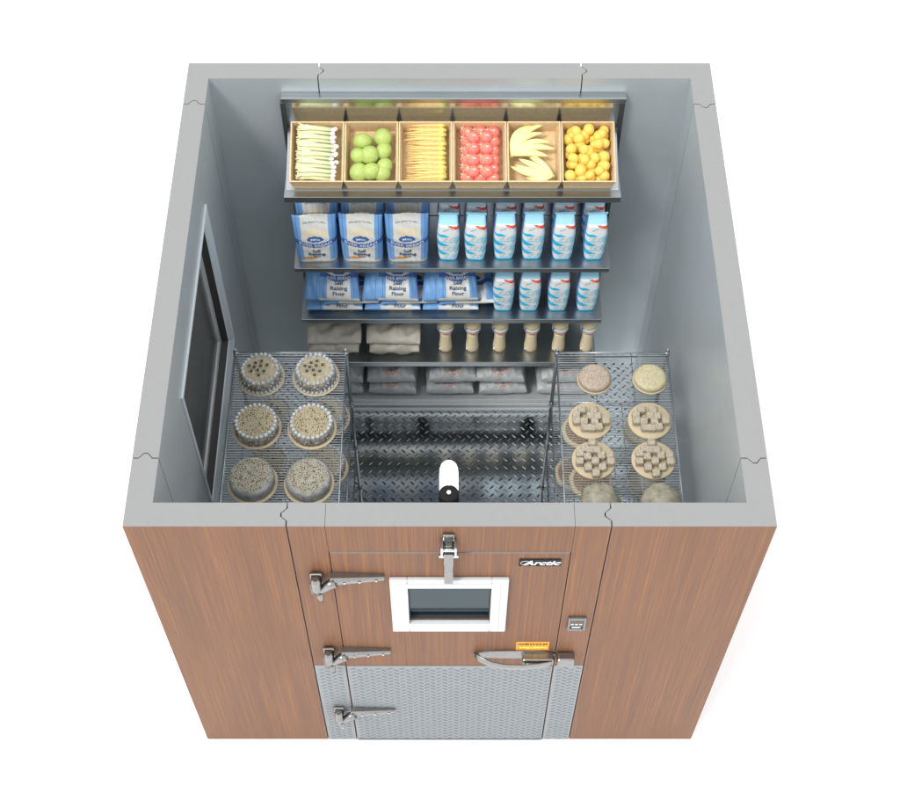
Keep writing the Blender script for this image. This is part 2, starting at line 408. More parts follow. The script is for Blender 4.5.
q.build('display_print', mat('dim_orange_print', hexc(120, 80, 50), .5), td)

# ------------------------------------------------------------------ display window in the left wall
sw = empty('side_window', (-W2+T, (WY0+WY1)/2, (WZ0+WZ1)/2), parent=cooler)
fx = Matrix(((0, 1, 0, 0), (1, 0, 0, 0), (0, 0, 1, 0), (0, 0, 0, 1)))     # local x<->y
cy, cz, hw, hh = (WY0+WY1)/2, (WZ0+WZ1)/2, (WY1-WY0)/2, (WZ1-WZ0)/2
def sweep(prof, name, m):
    """mitred rectangular moulding from (inset, x) profile points"""
    q = MB(); vs = []
    for ins, x in prof:
        a, c_ = hw-ins, hh-ins
        vs += [(x, -a, -c_), (x, a, -c_), (x, a, c_), (x, -a, c_)]
    fs = [(i*4+k, i*4+(k+1) % 4, (i+1)*4+(k+1) % 4, (i+1)*4+k) for i in range(len(prof)-1) for k in range(4)]
    q.add(vs, fs); return q.build(name, m, sw, weld=True)
sweep([(0, .0006), (0, .006), (.004, .009), (.014, .010), (.022, .007), (.062, -.006), (.066, -.012), (.066, -.03), (.05, -.03)], 'window_frame', M['frame'])
sweep([(.067, -.0122), (.074, -.052), (.060, -.054)], 'window_seal', M['seal'])
sweep([(.070, -.0525), (.076, -.046), (.094, -.050), (.100, -.060), (.08, -.066)], 'window_spacer', M['ifra'])
MB().box(-.0660, -.0605, -hw+.06, hw-.06, -hh+.06, hh-.06).build('window_glass', M['dpane'], sw)
sweep([(0, -T-.0006), (0, -T-.014), (.05, -T-.014), (.05, -.068), (.06, -.068)], 'window_frame', M['frame'])

# ------------------------------------------------------------------ lamp inside over the door
lamp = tag(empty('wall_lamp', (-.003, .262, 2.0)), 'white jar globe lamp with a black cap, inside just over the door wall', 'lamp')
b = MB(); prof = [(.036, 0), (.038, .02), (.0385, .10), (.037, .125), (.031, .143), (.020, .155), (.006, .160)]
b.lathe(prof, 28, mx=Matrix.Translation((0, .008, .004)) @ Matrix.Rotation(R(-90), 4, 'X')); b.build('globe', M['globe'], lamp)
b = MB(); b.lathe([(.036, -.055), (.040, -.05), (.0405, .034), (.038, .041), (.030, .044), (.004, .045)], 28); b.build('cap', M['black'], lamp)
b = MB(); b.lathe([(.009, .045), (.009, .050), (.006, .053)], 14); b.build('cap_stud', M['wht'], lamp)
b = MB(); b.tube([(0, -.036, -.02), (0, -.162, -.02)], .012, 10); b.lathe([(.03, 0), (.03, .008)], 16, mx=Matrix.Translation((0, -.159, -.02)) @ Matrix.Rotation(R(90), 4, 'X')); b.build('bracket', M['chrome'], lamp)

# ------------------------------------------------------------------ stainless wall shelving
YS = 1.990
SX0, SX1 = -.784, .812
unit = tag(empty('wall_shelving', (0, D-T, 0)), 'stainless steel five-tier shelving with a mirror-like back panel along the rear wall', 'shelving')
def shelf_part(b, nm, m): o = b.build(nm, m, unit); o.location = (0, -(D-T), 0); return o
YW = D-T
b = MB(); b.box(SX0+.02, SX1-.02, YW-.014, YW-.006, .05, 2.135); shelf_part(b, 'back_panel', M['steel'])
b = MB(); b.bbox(-.790, .828, YW-.045, YW-.002, 2.136, 2.166, .004); shelf_part(b, 'top_rail', M['steeld'])
for x in (-.785, .815):
    b = MB(); b.bbox(x-.010, x+.010, YW-.045, YW-.004, .03, 2.135, .002); shelf_part(b, 'upright', mat('dark_upright', (.10, .11, .115), .4, .8))
TZ = lambda y: 1.8415+.365*(y-2.030)                         # sloping top shelf
b = MB()
q = [(SX0, YS), (SX1+.002, YS)]
def slab(b, f0, y0, y1, x0, x1, th):
    vs = [(x0, y0, f0(y0)), (x1, y0, f0(y0)), (x1, y1, f0(y1)), (x0, y1, f0(y1)), (x0, y0, f0(y0)-th), (x1, y0, f0(y0)-th), (x1, y1, f0(y1)-th), (x0, y1, f0(y1)-th)]
    b.add(vs, [(0,1,2,3),(4,7,6,5),(0,4,5,1),(1,5,6,2),(2,6,7,3),(3,7,4,0)])
slab(b, lambda y: 1.838, YS, YW-.018, SX0, SX1+.002, .004)
b.bbox(SX0-.001, SX1+.003, YS-.006, YS-.0005, 1.802, 1.842, .002); shelf_part(b, 'shelf', M['steeld'])
b = MB(); slab(b, TZ, 2.030, YW-.018, SX0+.008, SX1-.008, .003); shelf_part(b, 'sloping_tray', M['steeld'])
for x in (SX0+.004, SX1-.006):
    b = MB(); vs = []
    for xx in (x-.002, x+.002): vs += [(xx, YS+.01, 1.832), (xx, YW-.02, 1.832), (xx, YW-.02, 1.76), (xx, YS+.01, 1.81)]
    b.add(vs, [(0,1,2,3),(7,6,5,4),(0,4,5,1),(1,5,6,2),(2,6,7,3),(3,7,4,0)]); shelf_part(b, 'bracket', M['steeld'])
for z, th in ((1.303, .030), (.873, .032), (.475, .036), (.100, .034)):
    b = MB(); b.box(SX0, SX1, YS+.0005, YW-.018, z-.004, z); b.bbox(SX0, SX1, YS-.005, YS, z-th, z+.0015, .002)
    b.box(SX0, SX0+.003, YS+.001, YW-.02, z-.03, z-.0045); b.box(SX1-.003, SX1, YS+.001, YW-.02, z-.03, z-.0045)
    shelf_part(b, 'shelf', M['steeld'] if z > .2 else M['ifra'])
b = MB()
for i, (z0, z1, yy) in enumerate(((.05, .064, YS-.010), (.030, .046, YS-.006), (.0125, .026, YS-.020))): b.bbox(SX0, SX1, yy, yy+.03, z0, z1, .004)
shelf_part(b, 'reflection_rail', M['ifra'])  # rails model the shelf edge's repeated reflection in the floor

# ------------------------------------------------------------------ crates and produce on the top shelf
th = math.atan(.365)
def crate_mx(cx): return Matrix.Translation((cx, YS+.044, TZ(YS+.044)+.0012)) @ Matrix.Rotation(th, 4, 'X')
CL = .306; CH = .090
def crate():
    b = MB(); w, bw, t = .1265, .112, .006
    def ring(hx, y0, y1, z): return [(-hx, y0, z), (hx, y0, z), (hx, y1, z), (-hx, y1, z)]
    vs = ring(bw, .004, CL-.008, 0)+ring(w, 0, CL, CH)+ring(w-t, t, CL-t, CH)+ring(bw-t, .004+t, CL-.008-t, t)
    fs = [(3,2,1,0)]
    for o in (0, 4, 8):
        for k in range(4): fs.append((o+k, o+(k+1) % 4, o+4+(k+1) % 4, o+4+k))
    fs.append((12, 13, 14, 15)); b.add(vs, fs)
    return b.build('produce_crate', M['kraft'])
cr0 = crate()
CX = [-.625+.2562*i for i in range(6)]
what = ['leeks', 'round green fruit', 'pale carrots', 'strawberries', 'two bunches of bananas', 'small orange fruit']
what2 = ['long pale green leeks', 'smooth round green fruit', 'thin pale orange carrots', 'red strawberries', 'two hands of yellow bananas', 'a heap of yellow-orange apricots']
MX = []
for i, cx in enumerate(CX):
    o = cr0 if i == 0 else cr0.copy()
    if i: col.objects.link(o)
    mx = crate_mx(cx); MX.append(mx); o.matrix_world = mx
    tag(o, 'tan cardboard tray holding '+what2[i]+' on the sloping top shelf', 'crate', 'cardboard produce trays on the top shelf')
def put(o, mx): o.matrix_world = mx; return o
# leeks
m_lk = [mat('leek_leaf', hexc(212, 217, 170), .5, noise=(40, .14, (.3, 3, 3))), mat('leek_bulb', (.80, .80, .78), .4)]
for i in range(19):
    t = empty('leek')
    z = .056+.012*(i % 3); y = .026+i*.0142; sl = rnd(-.012, .012)-.008
    xr = rnd(.066, .092)
    b = MB()
    b.tube([(-.088+rnd(-.005, .006), .02+sl, .006), (-.05, .014+sl*.7, .006), (0, .006, .003), (xr-.01, 0, 0)], [.011, .014, .011, .009], 8, flat=.8)
    for k in range(5): b.tube([(-.01, .004, .003), (-.05, .012+rnd(-.012, .012), .01), (-.095+rnd(-.006, .008), .018+rnd(-.02, .02)+sl, .012)], [.006, .007, .003], 6, flat=.5)
    b.build('stalk', m_lk[0], t)
    MB().ball((xr, 0, 0), (.014, .0115, .0105), 10, 8).build('bulb', m_lk[1], t)
    put(t, MX[0] @ Matrix.Translation((0, y, z)))
    tag(t, 'pale green leek with a white bulb end in the leftmost tray', 'leek', 'leeks in the tray')
# green fruit
m_gr = mat('green_fruit', hexc(166, 184, 98), .45, noise=(60, .16), bump=(120, .15, .001))
P2 = [(580, 178, .045), (748, 145, .044), (755, 250, .041), (548, 298, .040), (640, 295, .046), (762, 372, .041), (556, 425, .047), (655, 425, .045), (742, 478, .042)]
for px, py, r in P2:
    x = (px-654)*.00057; y = (530-py)/480*CL
    o = MB().ball((0, 0, 0), (r*rnd(1.0, 1.1), r*rnd(.9, 1), r*.92), 20, 14).build('green_fruit', m_gr)
    put(o, MX[1] @ Matrix.Translation((x, max(.052, min(y-.012, CL-.055)), .020+.012+r*.8+(.014 if px in (640, 655, 548) else 0))) @ Matrix.Rotation(rnd(0, 6), 4, 'Z'))
    tag(o, 'smooth round light green fruit in the second tray from the left', 'fruit', 'green fruit in the tray')
# carrots
m_ca = [mat('carrot_root', hexc(230, 192, 120), .5, noise=(40, .32, (1, 6, 6))), mat('carrot_crown', hexc(214, 208, 112), .55)]
for i in range(36):
    t = empty('carrot'); lay = i % 3; y = .020+(i//3)*.0238+lay*.0079
    l = rnd(.165, .19); xr = .088
    b = MB(); b.tube([(xr, 0, 0), (xr-.03, 0, 0), (xr-l*.6, rnd(-.003, .003), 0), (xr-l, rnd(-.006, .006), -.002)], [.0105, .0115, .0075, .0012], 9)
    b.build('root', m_ca[0], t)
    b = MB(); b.tube([(xr-.028, 0, 0), (xr-.012, 0, 0.0005), (xr+.008, 0, 0)], [.0118, .0128, .006], 9); b.build('crown', m_ca[1], t)
    put(t, MX[2] @ Matrix.Translation((rnd(-.006, .004), y, 0.042+.010*lay+rnd(0, .003))))
    tag(t, 'thin pale orange carrot lying in the third tray from the left', 'carrot', 'carrots in the tray')
# strawberries
m_st = [mat('strawberry_red', hexc(230, 118, 104), .65, noise=(90, .3), bump=(150, .6, .002)), mat('strawberry_leaf', hexc(215, 205, 160), .6), mat('strawberry_highlight', hexc(215, 185, 170), .4)]
sp = [(-.062+cx_*.060, .034+r*.047+(cx_ % 2)*.006, 0) for r in range(6) for cx_ in range(3)]+[(-.035+c_*.062, .060+r*.058, .026) for r in range(4) for c_ in range(2)]
for x, y, z in sp:
    t = empty('strawberry'); b = MB()
    q_ = rnd(.9, 1.08); b.ball((0, 0, 0), (.034*q_, .031, .024), 16, 11, wob=.05); b.build('berry', m_st[0], t)
    b = MB()
    for k in range(5):
        a = k*1.257+rnd(0, .4); c_ = Vector((-.022, .002, .0215))
        b.add([c_+Vector((math.cos(a)*.003, math.sin(a)*.003, .002)), c_+Vector((math.cos(a+.5)*.006, math.sin(a+.5)*.006, .002)), c_+Vector((math.cos(a+.1)*.024, math.sin(a+.1)*.022, .007))], [(0, 1, 2)])
    b.tube([c_, c_+Vector((-.009, .008, .006))], [.003, .001], 6)
    b.build('calyx', m_st[1], t)
    b = MB(); b.ball((.004, 0, .0205), (.012, .006, .0055), 8, 6); b.build('berry_highlight', m_st[2], t)  # pale blob on each berry stands in for its glossy highlight
    put(t, MX[3] @ Matrix.Translation((x+.004, min(y, CL-.035), 0.048+z)) @ Matrix.Rotation(rnd(-.25, .25), 4, 'Z'))
    tag(t, 'red strawberry with pale leaf tips in the fourth tray from the left', 'strawberry', 'strawberries in the tray')
# bananas
m_ba = mat('banana_skin', hexc(232, 224, 156), .45, noise=(30, .08)); m_bt = mat('banana_stem', hexc(190, 175, 100), .6)
def pz(px, py): return ((px-212)*.00064, (548-py)/490*CL)
def bunch(stem, tips, bow, label):
    s = Vector((*pz(*stem), .070)); t = empty('banana_bunch')
    for i, tp in enumerate(tips):
        e_ = Vector((*pz(*tp), .048+.006*(i % 2))); d = e_-s; nrm = Vector((-d.y, d.x, 0)).normalized()
        pts = [s+d*k/9+nrm*bow[i]*math.sin(math.pi*k/9)+Vector((0, 0, .016*math.sin(math.pi*k/9)+.010*i/len(tips))) for k in range(10)]
        MB().tube(pts, [.006, .010, .014, .016, .0168, .0165, .0152, .0122, .008, .002], 8).build('banana', m_ba, t)
    MB().ball(s, (.010, .010, .010), 8, 6).build('stem', m_bt, t)
    put(t, MX[4]); tag(t, label, 'bananas', 'banana bunches in the tray'); return t
bunch((48, 325), [(225, 62), (295, 60), (290, 125), (345, 210), (378, 262), (322, 325)], [.042, .034, .028, .026, .018, .008], 'upper banana bunch fanning to the right at the back of its tray')
bunch((352, 488), [(150, 292), (98, 338), (70, 385), (36, 402), (150, 492)], [-.006, .004, .016, .022, .020], 'lower banana bunch pointing left at the front of its tray')
# apricots
m_ap = mat('apricot_skin', hexc(234, 196, 92), .42, noise=(40, .12)); done = []
for lay, n, zz in ((0, 22, .036), (1, 20, .060), (2, 14, .080)):
    for _ in range(n*60):
        if sum(1 for d in done if d[3] == lay) >= n: break
        m_ = .024+lay*.003; x, y = rnd(-.112+m_, .112-m_), rnd(m_+.004, CL-m_-.004)
        if all(d[3] != lay or (d[0]-x)**2+(d[1]-y)**2 > .037**2 for d in done): done.append((x, y, zz, lay))
for x, y, z, l in done:
    r = rnd(.024, .031)
    o = MB().ball((0, 0, 0), (r, r*rnd(.85, 1), r*.95), 14, 10).build('apricot', m_ap)
    put(o, MX[5] @ Matrix.Translation((x, y, z)) @ Matrix.Rotation(rnd(0, 6), 4, 'Z'))
    tag(o, 'small yellow-orange apricot in the heap in the rightmost tray', 'apricot', 'apricots in the tray')

# ------------------------------------------------------------------ flour bags
fm = [mat('bag_cream', (.68, .68, .64), .6), mat('bag_light_blue', hexc(116, 164, 216), .55, noise=(120, .10, (1, .1, .02))),
      mat('bag_dark_blue', hexc(58, 100, 168), .55), mat('bag_wheat', hexc(236, 214, 160), .6), mat('bag_biscuit', hexc(208, 146, 84), .6),
      mat('bag_fold_blue', hexc(84, 134, 194), .6)]
ink = mat('navy_ink', hexc(44, 72, 112), .6); cream = mat('cream_ink', hexc(215, 225, 235), .6)
def label_idx(sx, sy):
    if ((sx/.39)**2+((sy-.55)/.062)**2) < 1: return 2
    yb = .405+.15*min(sx*sx, .6)
    if abs(sy-yb) < .050: return 2
    if sy > yb and ((sx/.66)**2+((sy-.60)/.17)**2) < 1 and sy < .6: return 0
    if abs(sx) < .64 or (sy < .045):
        if .60 < sy < .78:
            a = math.atan2(sy-.42, sx*.35); r_ = math.hypot(sx*.35, sy-.42)
            if abs(math.sin(a*13)) > .72 and r_ < .34: return 3
        if -.68 < sx < .05 and .075 < sy < .145 and ((sx+.35)/.38)**2+((sy-.11)/.032)**2 < 1 : return 4
        return 0
    if abs((abs(sx)-.82)) < .02: return 5
    return 1
BW, BH, BD = .108, .315, .052
def bag_ab(v):
    a = BW*(.955+.05*v-.03*max(0, .08-v)/.08); b = BD*(1-max(0, (v-.45)/.55)**1.7*.93)*(.93 if v < .03 else 1); return a, b
def bag_p(sx, v, side=-1):
    a, b = bag_ab(v); u = max(-1, min(1, sx)); y = side*b*(1-abs(u)**7)**.45
    wr = .0012*math.sin(u*23+v*9)+.001*math.sin(v*31+u*5)
    zz = v*BH+(.004*math.sin(u*4+1) if v > .97 else 0)
    return Vector((u*a, y+side*wr*(1-abs(u)**4), zz))
def text_map(fn): return fn
def make_bag():
    t = empty('flour_bag'); b = MB()
    us = lambda u: math.sin((u-.5)*math.pi*.96)/math.sin(.5*math.pi*.96)
    b.grid(lambda u, v: bag_p(us(u), v), 88, 96, lambda u, v: label_idx(us(u), v))
    b.grid(lambda u, v: bag_p(us(u), v, 1), 22, 20, lambda u, v: 1 if abs(us(u)) > .6 else 0, flip=True)
    b.grid(lambda u, v: Vector((us(u)*bag_ab(0)[0], (v*2-1)*bag_ab(0)[1]*(1-abs(us(u))**7)**.45, 0)), 20, 2, 0, flip=True)
    b.build('bag', fm, t)
    dec = lambda x, y: bag_p(x/BW, y/BH)+Vector((0, -.0016, 0))
    sh = lambda dy, dx=0: (lambda x, y: dec(x+dx, y+dy))
    text('Self', .029, sh(.247*BH), 'lettering', ink, t, bold=.0008)
    text('Raising', .029, sh(.172*BH), 'lettering', ink, t, bold=.0008, sx=1.1)
    text('Flour', .019, sh(.122*BH), 'lettering', ink, t, bold=.0004)
    text('EVER BREAD', .027, sh(.378*BH), 'lettering', cream, t, bold=.0005, arc=lambda x: .15*BH*min((x/BW)**2, .6), sx=1.12)
    text('THE MOST TO MILL', .012, sh(.865*BH), 'lettering', ink, t, arc=lambda x: -.10*BH*(x/BW)**2, sx=1.1)
    text('Mills', .018, sh(.53*BH), 'lettering', cream, t, bold=.0003, sx=1.5)
    return t
bag0 = make_bag(); k = 0
pos = ['left', 'middle', 'right']
for row in (0, 1):
    for i, x in enumerate((-.668, -.438, -.210)):
        t = bag0 if k == 0 else copy_tree(bag0); k += 1
        t.location = (x+(.004 if row else 0), 2.080+row*.125, 1.3045); t.rotation_euler = (0, 0, [(.04, -.03, .02), (.0, .05, -.03)][row][i])
        t.scale = (1, 1, 1+(.01*(i-1)))
        tag(t, ('front-row upright blue and cream flour bag, '+pos[i]+' of the three') if row == 0 else ('upright blue flour bag right behind the '+pos[i]+' front one'), 'flour bag', 'upright flour bags on the second shelf')
# lying flour bags
LW, LD = .148, .170
def pil(u, v, hh_, seed=0, wr=.0028, e1=.34, lift=0):
    """u across -1..1, v near..far -1..1 -> half thickness"""
    f = max(0, (1-abs(u)**3.2))**e1*max(0, (1-abs(v)**3.6))**.42
    n = math.sin(u*7+seed)*math.sin(v*6+seed*2)*wr*1.6+math.sin(u*19+v*5+seed)*min(wr, .003)+math.sin(u*5-v*13+seed*3)*wr*.7
    return hh_*f+n*f+lift*(u*.5)
def make_lying(hh_, seed, cshift):
    t = empty('lying_flour_bag'); b = MB()
    def P(u, v, s): 
        pin = 1-.04*(1-abs(v))*abs(u)+.03*abs(v)*abs(u); hx = LW*(1-.05*(v+1)*.5)
        return Vector((u*hx*pin, v*LD, hh_+s*pil(u, v, hh_, seed)))
    S = lambda q: math.sin((q-.5)*math.pi*.97)/math.sin(.5*math.pi*.97)
    def mf(u, v):
        sx = (S(u)-cshift)/.66; sy = (S(v)+1)/2
        return (lambda q: 0 if q in (3, 4) and sy < .3 else q)(label_idx(sx, sy*1.06))  if abs(sx) < 1.05 else (2 if abs(sy-.65) < .07 else (5 if abs(sx+1.2) < .02 else 1))
    b.grid(lambda u, v: P(S(u), S(v), 1), 96, 96, mf)
    b.grid(lambda u, v: P(S(u), S(v), -1), 24, 24, lambda u, v: 0 if abs((S(u)-cshift)/.66) < .64 else 1, flip=True)
    b.build('bag', fm, t)
    def dec(x, y):
        u = x/LW+cshift; v = y/LD-1
        u = max(-.99, min(.99, u)); v = max(-.985, min(.985, v)); return P(u, v, 1)+Vector((0, -.0008, .0016))
    sh = lambda dy: (lambda x, y: dec(x, y+dy))
    if hh_ > .03:
        text('Self', .033, sh(.096), 'lettering', ink, t, bold=.0009); text('Raising', .033, sh(.064), 'lettering', ink, t, bold=.0009)
        text('Flour', .031, sh(.032), 'lettering', ink, t, bold=.0008); text('EVER BREAD', .024, sh(.128), 'lettering', cream, t, bold=.0004, arc=lambda x: .9*x*x)
    else: text('Flour', .030, sh(.006), 'lettering', ink, t, bold=.0008)
    return t
ly = [make_lying(.026, 1.3, .27), make_lying(.056, 3.1, .27)]
# stacks: bottom bag, middle bag shifted right, fat top bag
kk = [0, 0]
pos3 = ['left', 'middle', 'right']
for i, x in enumerate((-.607, -.300, .008)):
    for lv, (dx, dy, z, kind, rz) in enumerate(((0, 0, .8745, 0, 0), (.085, .006, .921, 0, .03), (-.006, -.002, 1.026, 1, -.02+.05*(i == 2)))):
        t = ly[kind] if kk[kind] == 0 else copy_tree(ly[kind]); kk[kind] += 1
        t.location = (x+dx, 2.178+dy, z); t.rotation_euler = (R(36)*(lv == 2), 0, rz); t.scale = (.98, .86, 1)
        tag(t, ['bottom bag', 'thin middle bag poking out right', 'fat top bag'][lv]+' of the '+pos3[i]+' pile of lying blue flour bags', 'flour bag', 'flour bags lying in piles on the third shelf')

# ------------------------------------------------------------------ milk cartons
mm = [mat('carton_white', (.86, .88, .88), .4), mat('carton_cyan', hexc(30, 196, 240), .4), mat('carton_pale', hexc(165, 222, 244), .4),
      mat('carton_red', hexc(240, 92, 62), .4), mat('carton_grey', hexc(150, 170, 182), .5), mat('carton_side_blue', hexc(110, 150, 205), .45), mat('carton_yellow', hexc(240, 225, 110), .5)]
def milk_idx(x, y):
    if y < .03: return 1
    if y > .875: return 2
    if y > .68:
        if 0.05 < x and abs(y-(.86-.055*x)) < .006+.034*x: return 3
        if abs(y-(.77+.09*(x+.25))) < .010 and -.45 < x < .05: return 4
        if abs(y-(.86-.18*(x+.0))) < .007 and -.05 < x < .45: return 4
        return 0
    for k_ in (.635, .41, .185):
        c = k_+.06*x*x
        if x < .1 and abs(y-c-.02*(-x)) < .058*min(1, (.15-x)*1.1): return 1
        if x > .62 and abs(y-(k_+.03+.13*(x-.62)*2.6)) < .026: return 1
        if .62 < x < .72 and abs(y-k_-.0-.085) < .012: return 6
    ph = (y-.03) % .225
    if .035 < ph < .13 and -.45 < x < .75 and (math.sin(x*37+y*190)+math.sin(x*61-y*150)) > .75: return 4
    if ph > .16: return 0
    if x > .45 or ph < .03: return 2
    return 0
CWd, CHt, CDp = .0555, .305, .050
def milk_p(sx, v, side=-1):
    bulge = .80+.24*math.sin(math.pi*min(1, v*.95+.02))**.8+.012*math.sin(v*14*math.pi/3.2)
    a = CWd*bulge if v < .88 else CWd*bulge*(1-.05*(v-.88)/.12)
    b_ = CDp*(bulge if v < .84 else bulge*max(.04, 1-((v-.84)/.16)**1.0*.96))
    y = side*b_*(1-abs(sx)**6)**.4
    return Vector((sx*a, y, v*CHt))
def make_milk():
    t = empty('milk_carton'); b = MB(); S = lambda u: math.sin((u-.5)*math.pi*.96)/math.sin(.5*math.pi*.96)
    b.grid(lambda u, v: milk_p(S(u), v), 52, 110, lambda u, v: milk_idx(S(u), v) if abs(S(u)) < .965 else 5)
    b.grid(lambda u, v: milk_p(S(u), v, 1), 16, 24, 5, flip=True)
    b.build('carton', mm, t)
    MB().bbox(-CWd*.92, CWd*.92, -.0025, .0025, CHt-.002, CHt+.010, .001).build('crimp', mm[2], t)
    return t
mk0 = make_milk(); k = 0
ordn = ['first', 'second', 'third', 'fourth', 'fifth', 'sixth']
MXs = (-.005, .133, .279, .421, .572, .727)
for row in (0, 1):
    for i, x in enumerate(MXs):
        t = mk0 if k == 0 else copy_tree(mk0); k += 1
        t.location = (x, 2.085+row*.125, 1.3045); t.rotation_euler = (0, 0, (-.05+.02*i)*.6+rnd(-.05, .05)); t.location.x += rnd(-.003, .003); t.location.y += rnd(-.004, .004)
        tag(t, 'cyan and white milk carton on the second shelf, '+(['front row', 'back row'][row])+', '+ordn[i]+' from the left', 'milk carton', 'milk cartons on the second shelf')
for i, x in enumerate((.286, .424, .575, .727)):
    t = copy_tree(mk0); t.location = (x, 2.085, .8745); t.rotation_euler = (0, 0, -.03+.03*i)
    tag(t, 'cyan and white milk carton on the third shelf, '+ordn[i]+' from the left', 'milk carton', 'milk cartons on the third shelf')

# ------------------------------------------------------------------ tan bottles on the fourth shelf
bm_ = [mat('bottle_tan', hexc(238, 220, 180), .4, noise=(60, .10)), mat('bottle_band', hexc(225, 222, 215), .5), mat('bottle_blue', hexc(90, 135, 200), .5), mat('bottle_red', hexc(220, 110, 90), .5)]
def make_bottle():
    t = empty('tan_bottle')
    MB().lathe([(.030, 0), (.0355, .006), (.036, .035), (.0315, .075), (.030, .13), (.031, .165)], 24).build('body', bm_[0], t)
    MB().lathe([(.031, .165), (.040, .172), (.0455, .190), (.046, .205), (.042, .212)], 28).build('collar_band', bm_[1], t)
    MB().lathe([(.0415, .212), (.044, .225), (.041, .25), (.030, .27), (.016, .282), (.013, .30), (.013, .318), (.009, .322)], 24).build('shoulder', bm_[0], t)
    for mi, (a0, a1, n) in ((3, (-2.3, -.8, 8)), (2, (-2.25, -.75, 7))):
        q = MB()
        for j in range(n):
            a = a0+(a1-a0)*j/(n-1); r_ = .0452 if mi == 3 else .0462; z = .186 if mi == 3 else .200
            q.ball((r_*math.cos(a), r_*math.sin(a), z), .0034, 6, 4)
        q.build('band_dots', bm_[mi], t)
    q = MB(); q.bbox(-.04, -.020, -.030, -.012, .19, .215, .004, mx=Matrix.Rotation(0, 4, 'Z')); q.build('blue_patch', bm_[2], t)
    MB().ball((-.030, -.022, .020), (.006, .006, .010), 8, 6).build('base_highlight', M['wht'], t)  # highlight at the bottle's base, modelled as a small white blob
    return t
bt0 = make_bottle()
for i, x in enumerate((-.020, .128, .279, .452, .607, .763)):
    t = bt0 if i == 0 else copy_tree(bt0); t.location = (x, 2.088, .4765)
    tag(t, 'tan bottle with a dotted white collar on the fourth shelf, '+ordn[i]+' from the left', 'bottle', 'tan bottles on the fourth shelf')

# ------------------------------------------------------------------ paper and plastic sacks
def sack(name, w, d, hh_, mats, seed, label_fn=None, wr=.002, n=48):
    b = MB(); S = lambda q: math.sin((q-.5)*math.pi*.97)/math.sin(.5*math.pi*.97)
    P = lambda u, v, s: Vector((u*w*(1+.03*math.sin(v*4+seed)), v*d, hh_+s*pil(u, v, hh_, seed, wr, .22)))
    b.grid(lambda u, v: P(S(u), S(v), 1), n, n, (lambda u, v: label_fn(S(u), S(v))) if label_fn else 0)
    b.grid(lambda u, v: P(S(u), S(v), -1), n, n//2, (lambda u, v: label_fn(S(u), -2) if label_fn else 0), flip=True)
    return b.build(name, mats)
m_pp = mat('grey_brown_paper', hexc(200, 194, 180), .6, noise=(14, .10), bump=(14, 1, .012))
s0 = sack('paper_sack', .142, .155, .060, [m_pp], 2.2, wr=.011)
s1 = sack('paper_sack', .146, .168, .044, [m_pp], 4.1, wr=.008)
n0 = [0, 0]
for i, x in enumerate((-.632, -.300)):
    for lv, (z, kd, nm) in enumerate(((.4765, 1, 'lower'), (.560, 0, 'plump top'))):
        src = (s1, s0)[kd]
        o = src if n0[kd] == 0 else src.copy()
        if n0[kd]: col.objects.link(o)
        n0[kd] += 1; o.location = (x+rnd(-.004, .004), 2.170+lv*.022, z); o.rotation_euler = (0, 0, rnd(-.03, .03))
        tag(o, nm+' plain grey-brown paper sack of the '+('left' if i == 0 else 'right')+' pile on the fourth shelf', 'sack', 'paper sacks on the fourth shelf')
def oval(u, v):
    if v < -1.5: return 0
    q = (u/.34)**2+((v+.66)/.26)**2
    return 1 if .62 < q < 1 and math.sin(u*90)*math.sin(v*60) > -.3 else (2 if q <= .5 and (math.sin(u*70)+math.sin(v*40) > .6) else 0)
m_gs = [mat('grey_plastic_sack', hexc(172, 175, 176), .42, noise=(16, .2), bump=(13, 1, .012), coat=0), mat('faded_orange_print', hexc(190, 122, 92), .5), mat('faded_print', hexc(172, 140, 122), .5)]
g0 = sack('grey_sack', .139, .165, .056, m_gs, 1.1, oval, wr=.010, n=64); first = True
for i, x in enumerate((-.632, -.320, .004, .304, .640)):
    for lv in (0, 1):
        o = g0 if first else g0.copy()
        if not first: col.objects.link(o)
        first = False; o.location = (x+.012*(lv and (-1)**i), 2.165+.004*lv, .1015+.112*lv); o.rotation_euler = (0, 0, [(.02, -.03, .0, .03, -.02), (-.03, .02, .03, -.02, .02)][lv][i])
        tag(o, ('lower' if lv == 0 else 'upper')+' grey sack with an orange oval in the '+ordn[i]+' pile on the lowest shelf', 'sack', 'grey sacks on the lowest shelf')

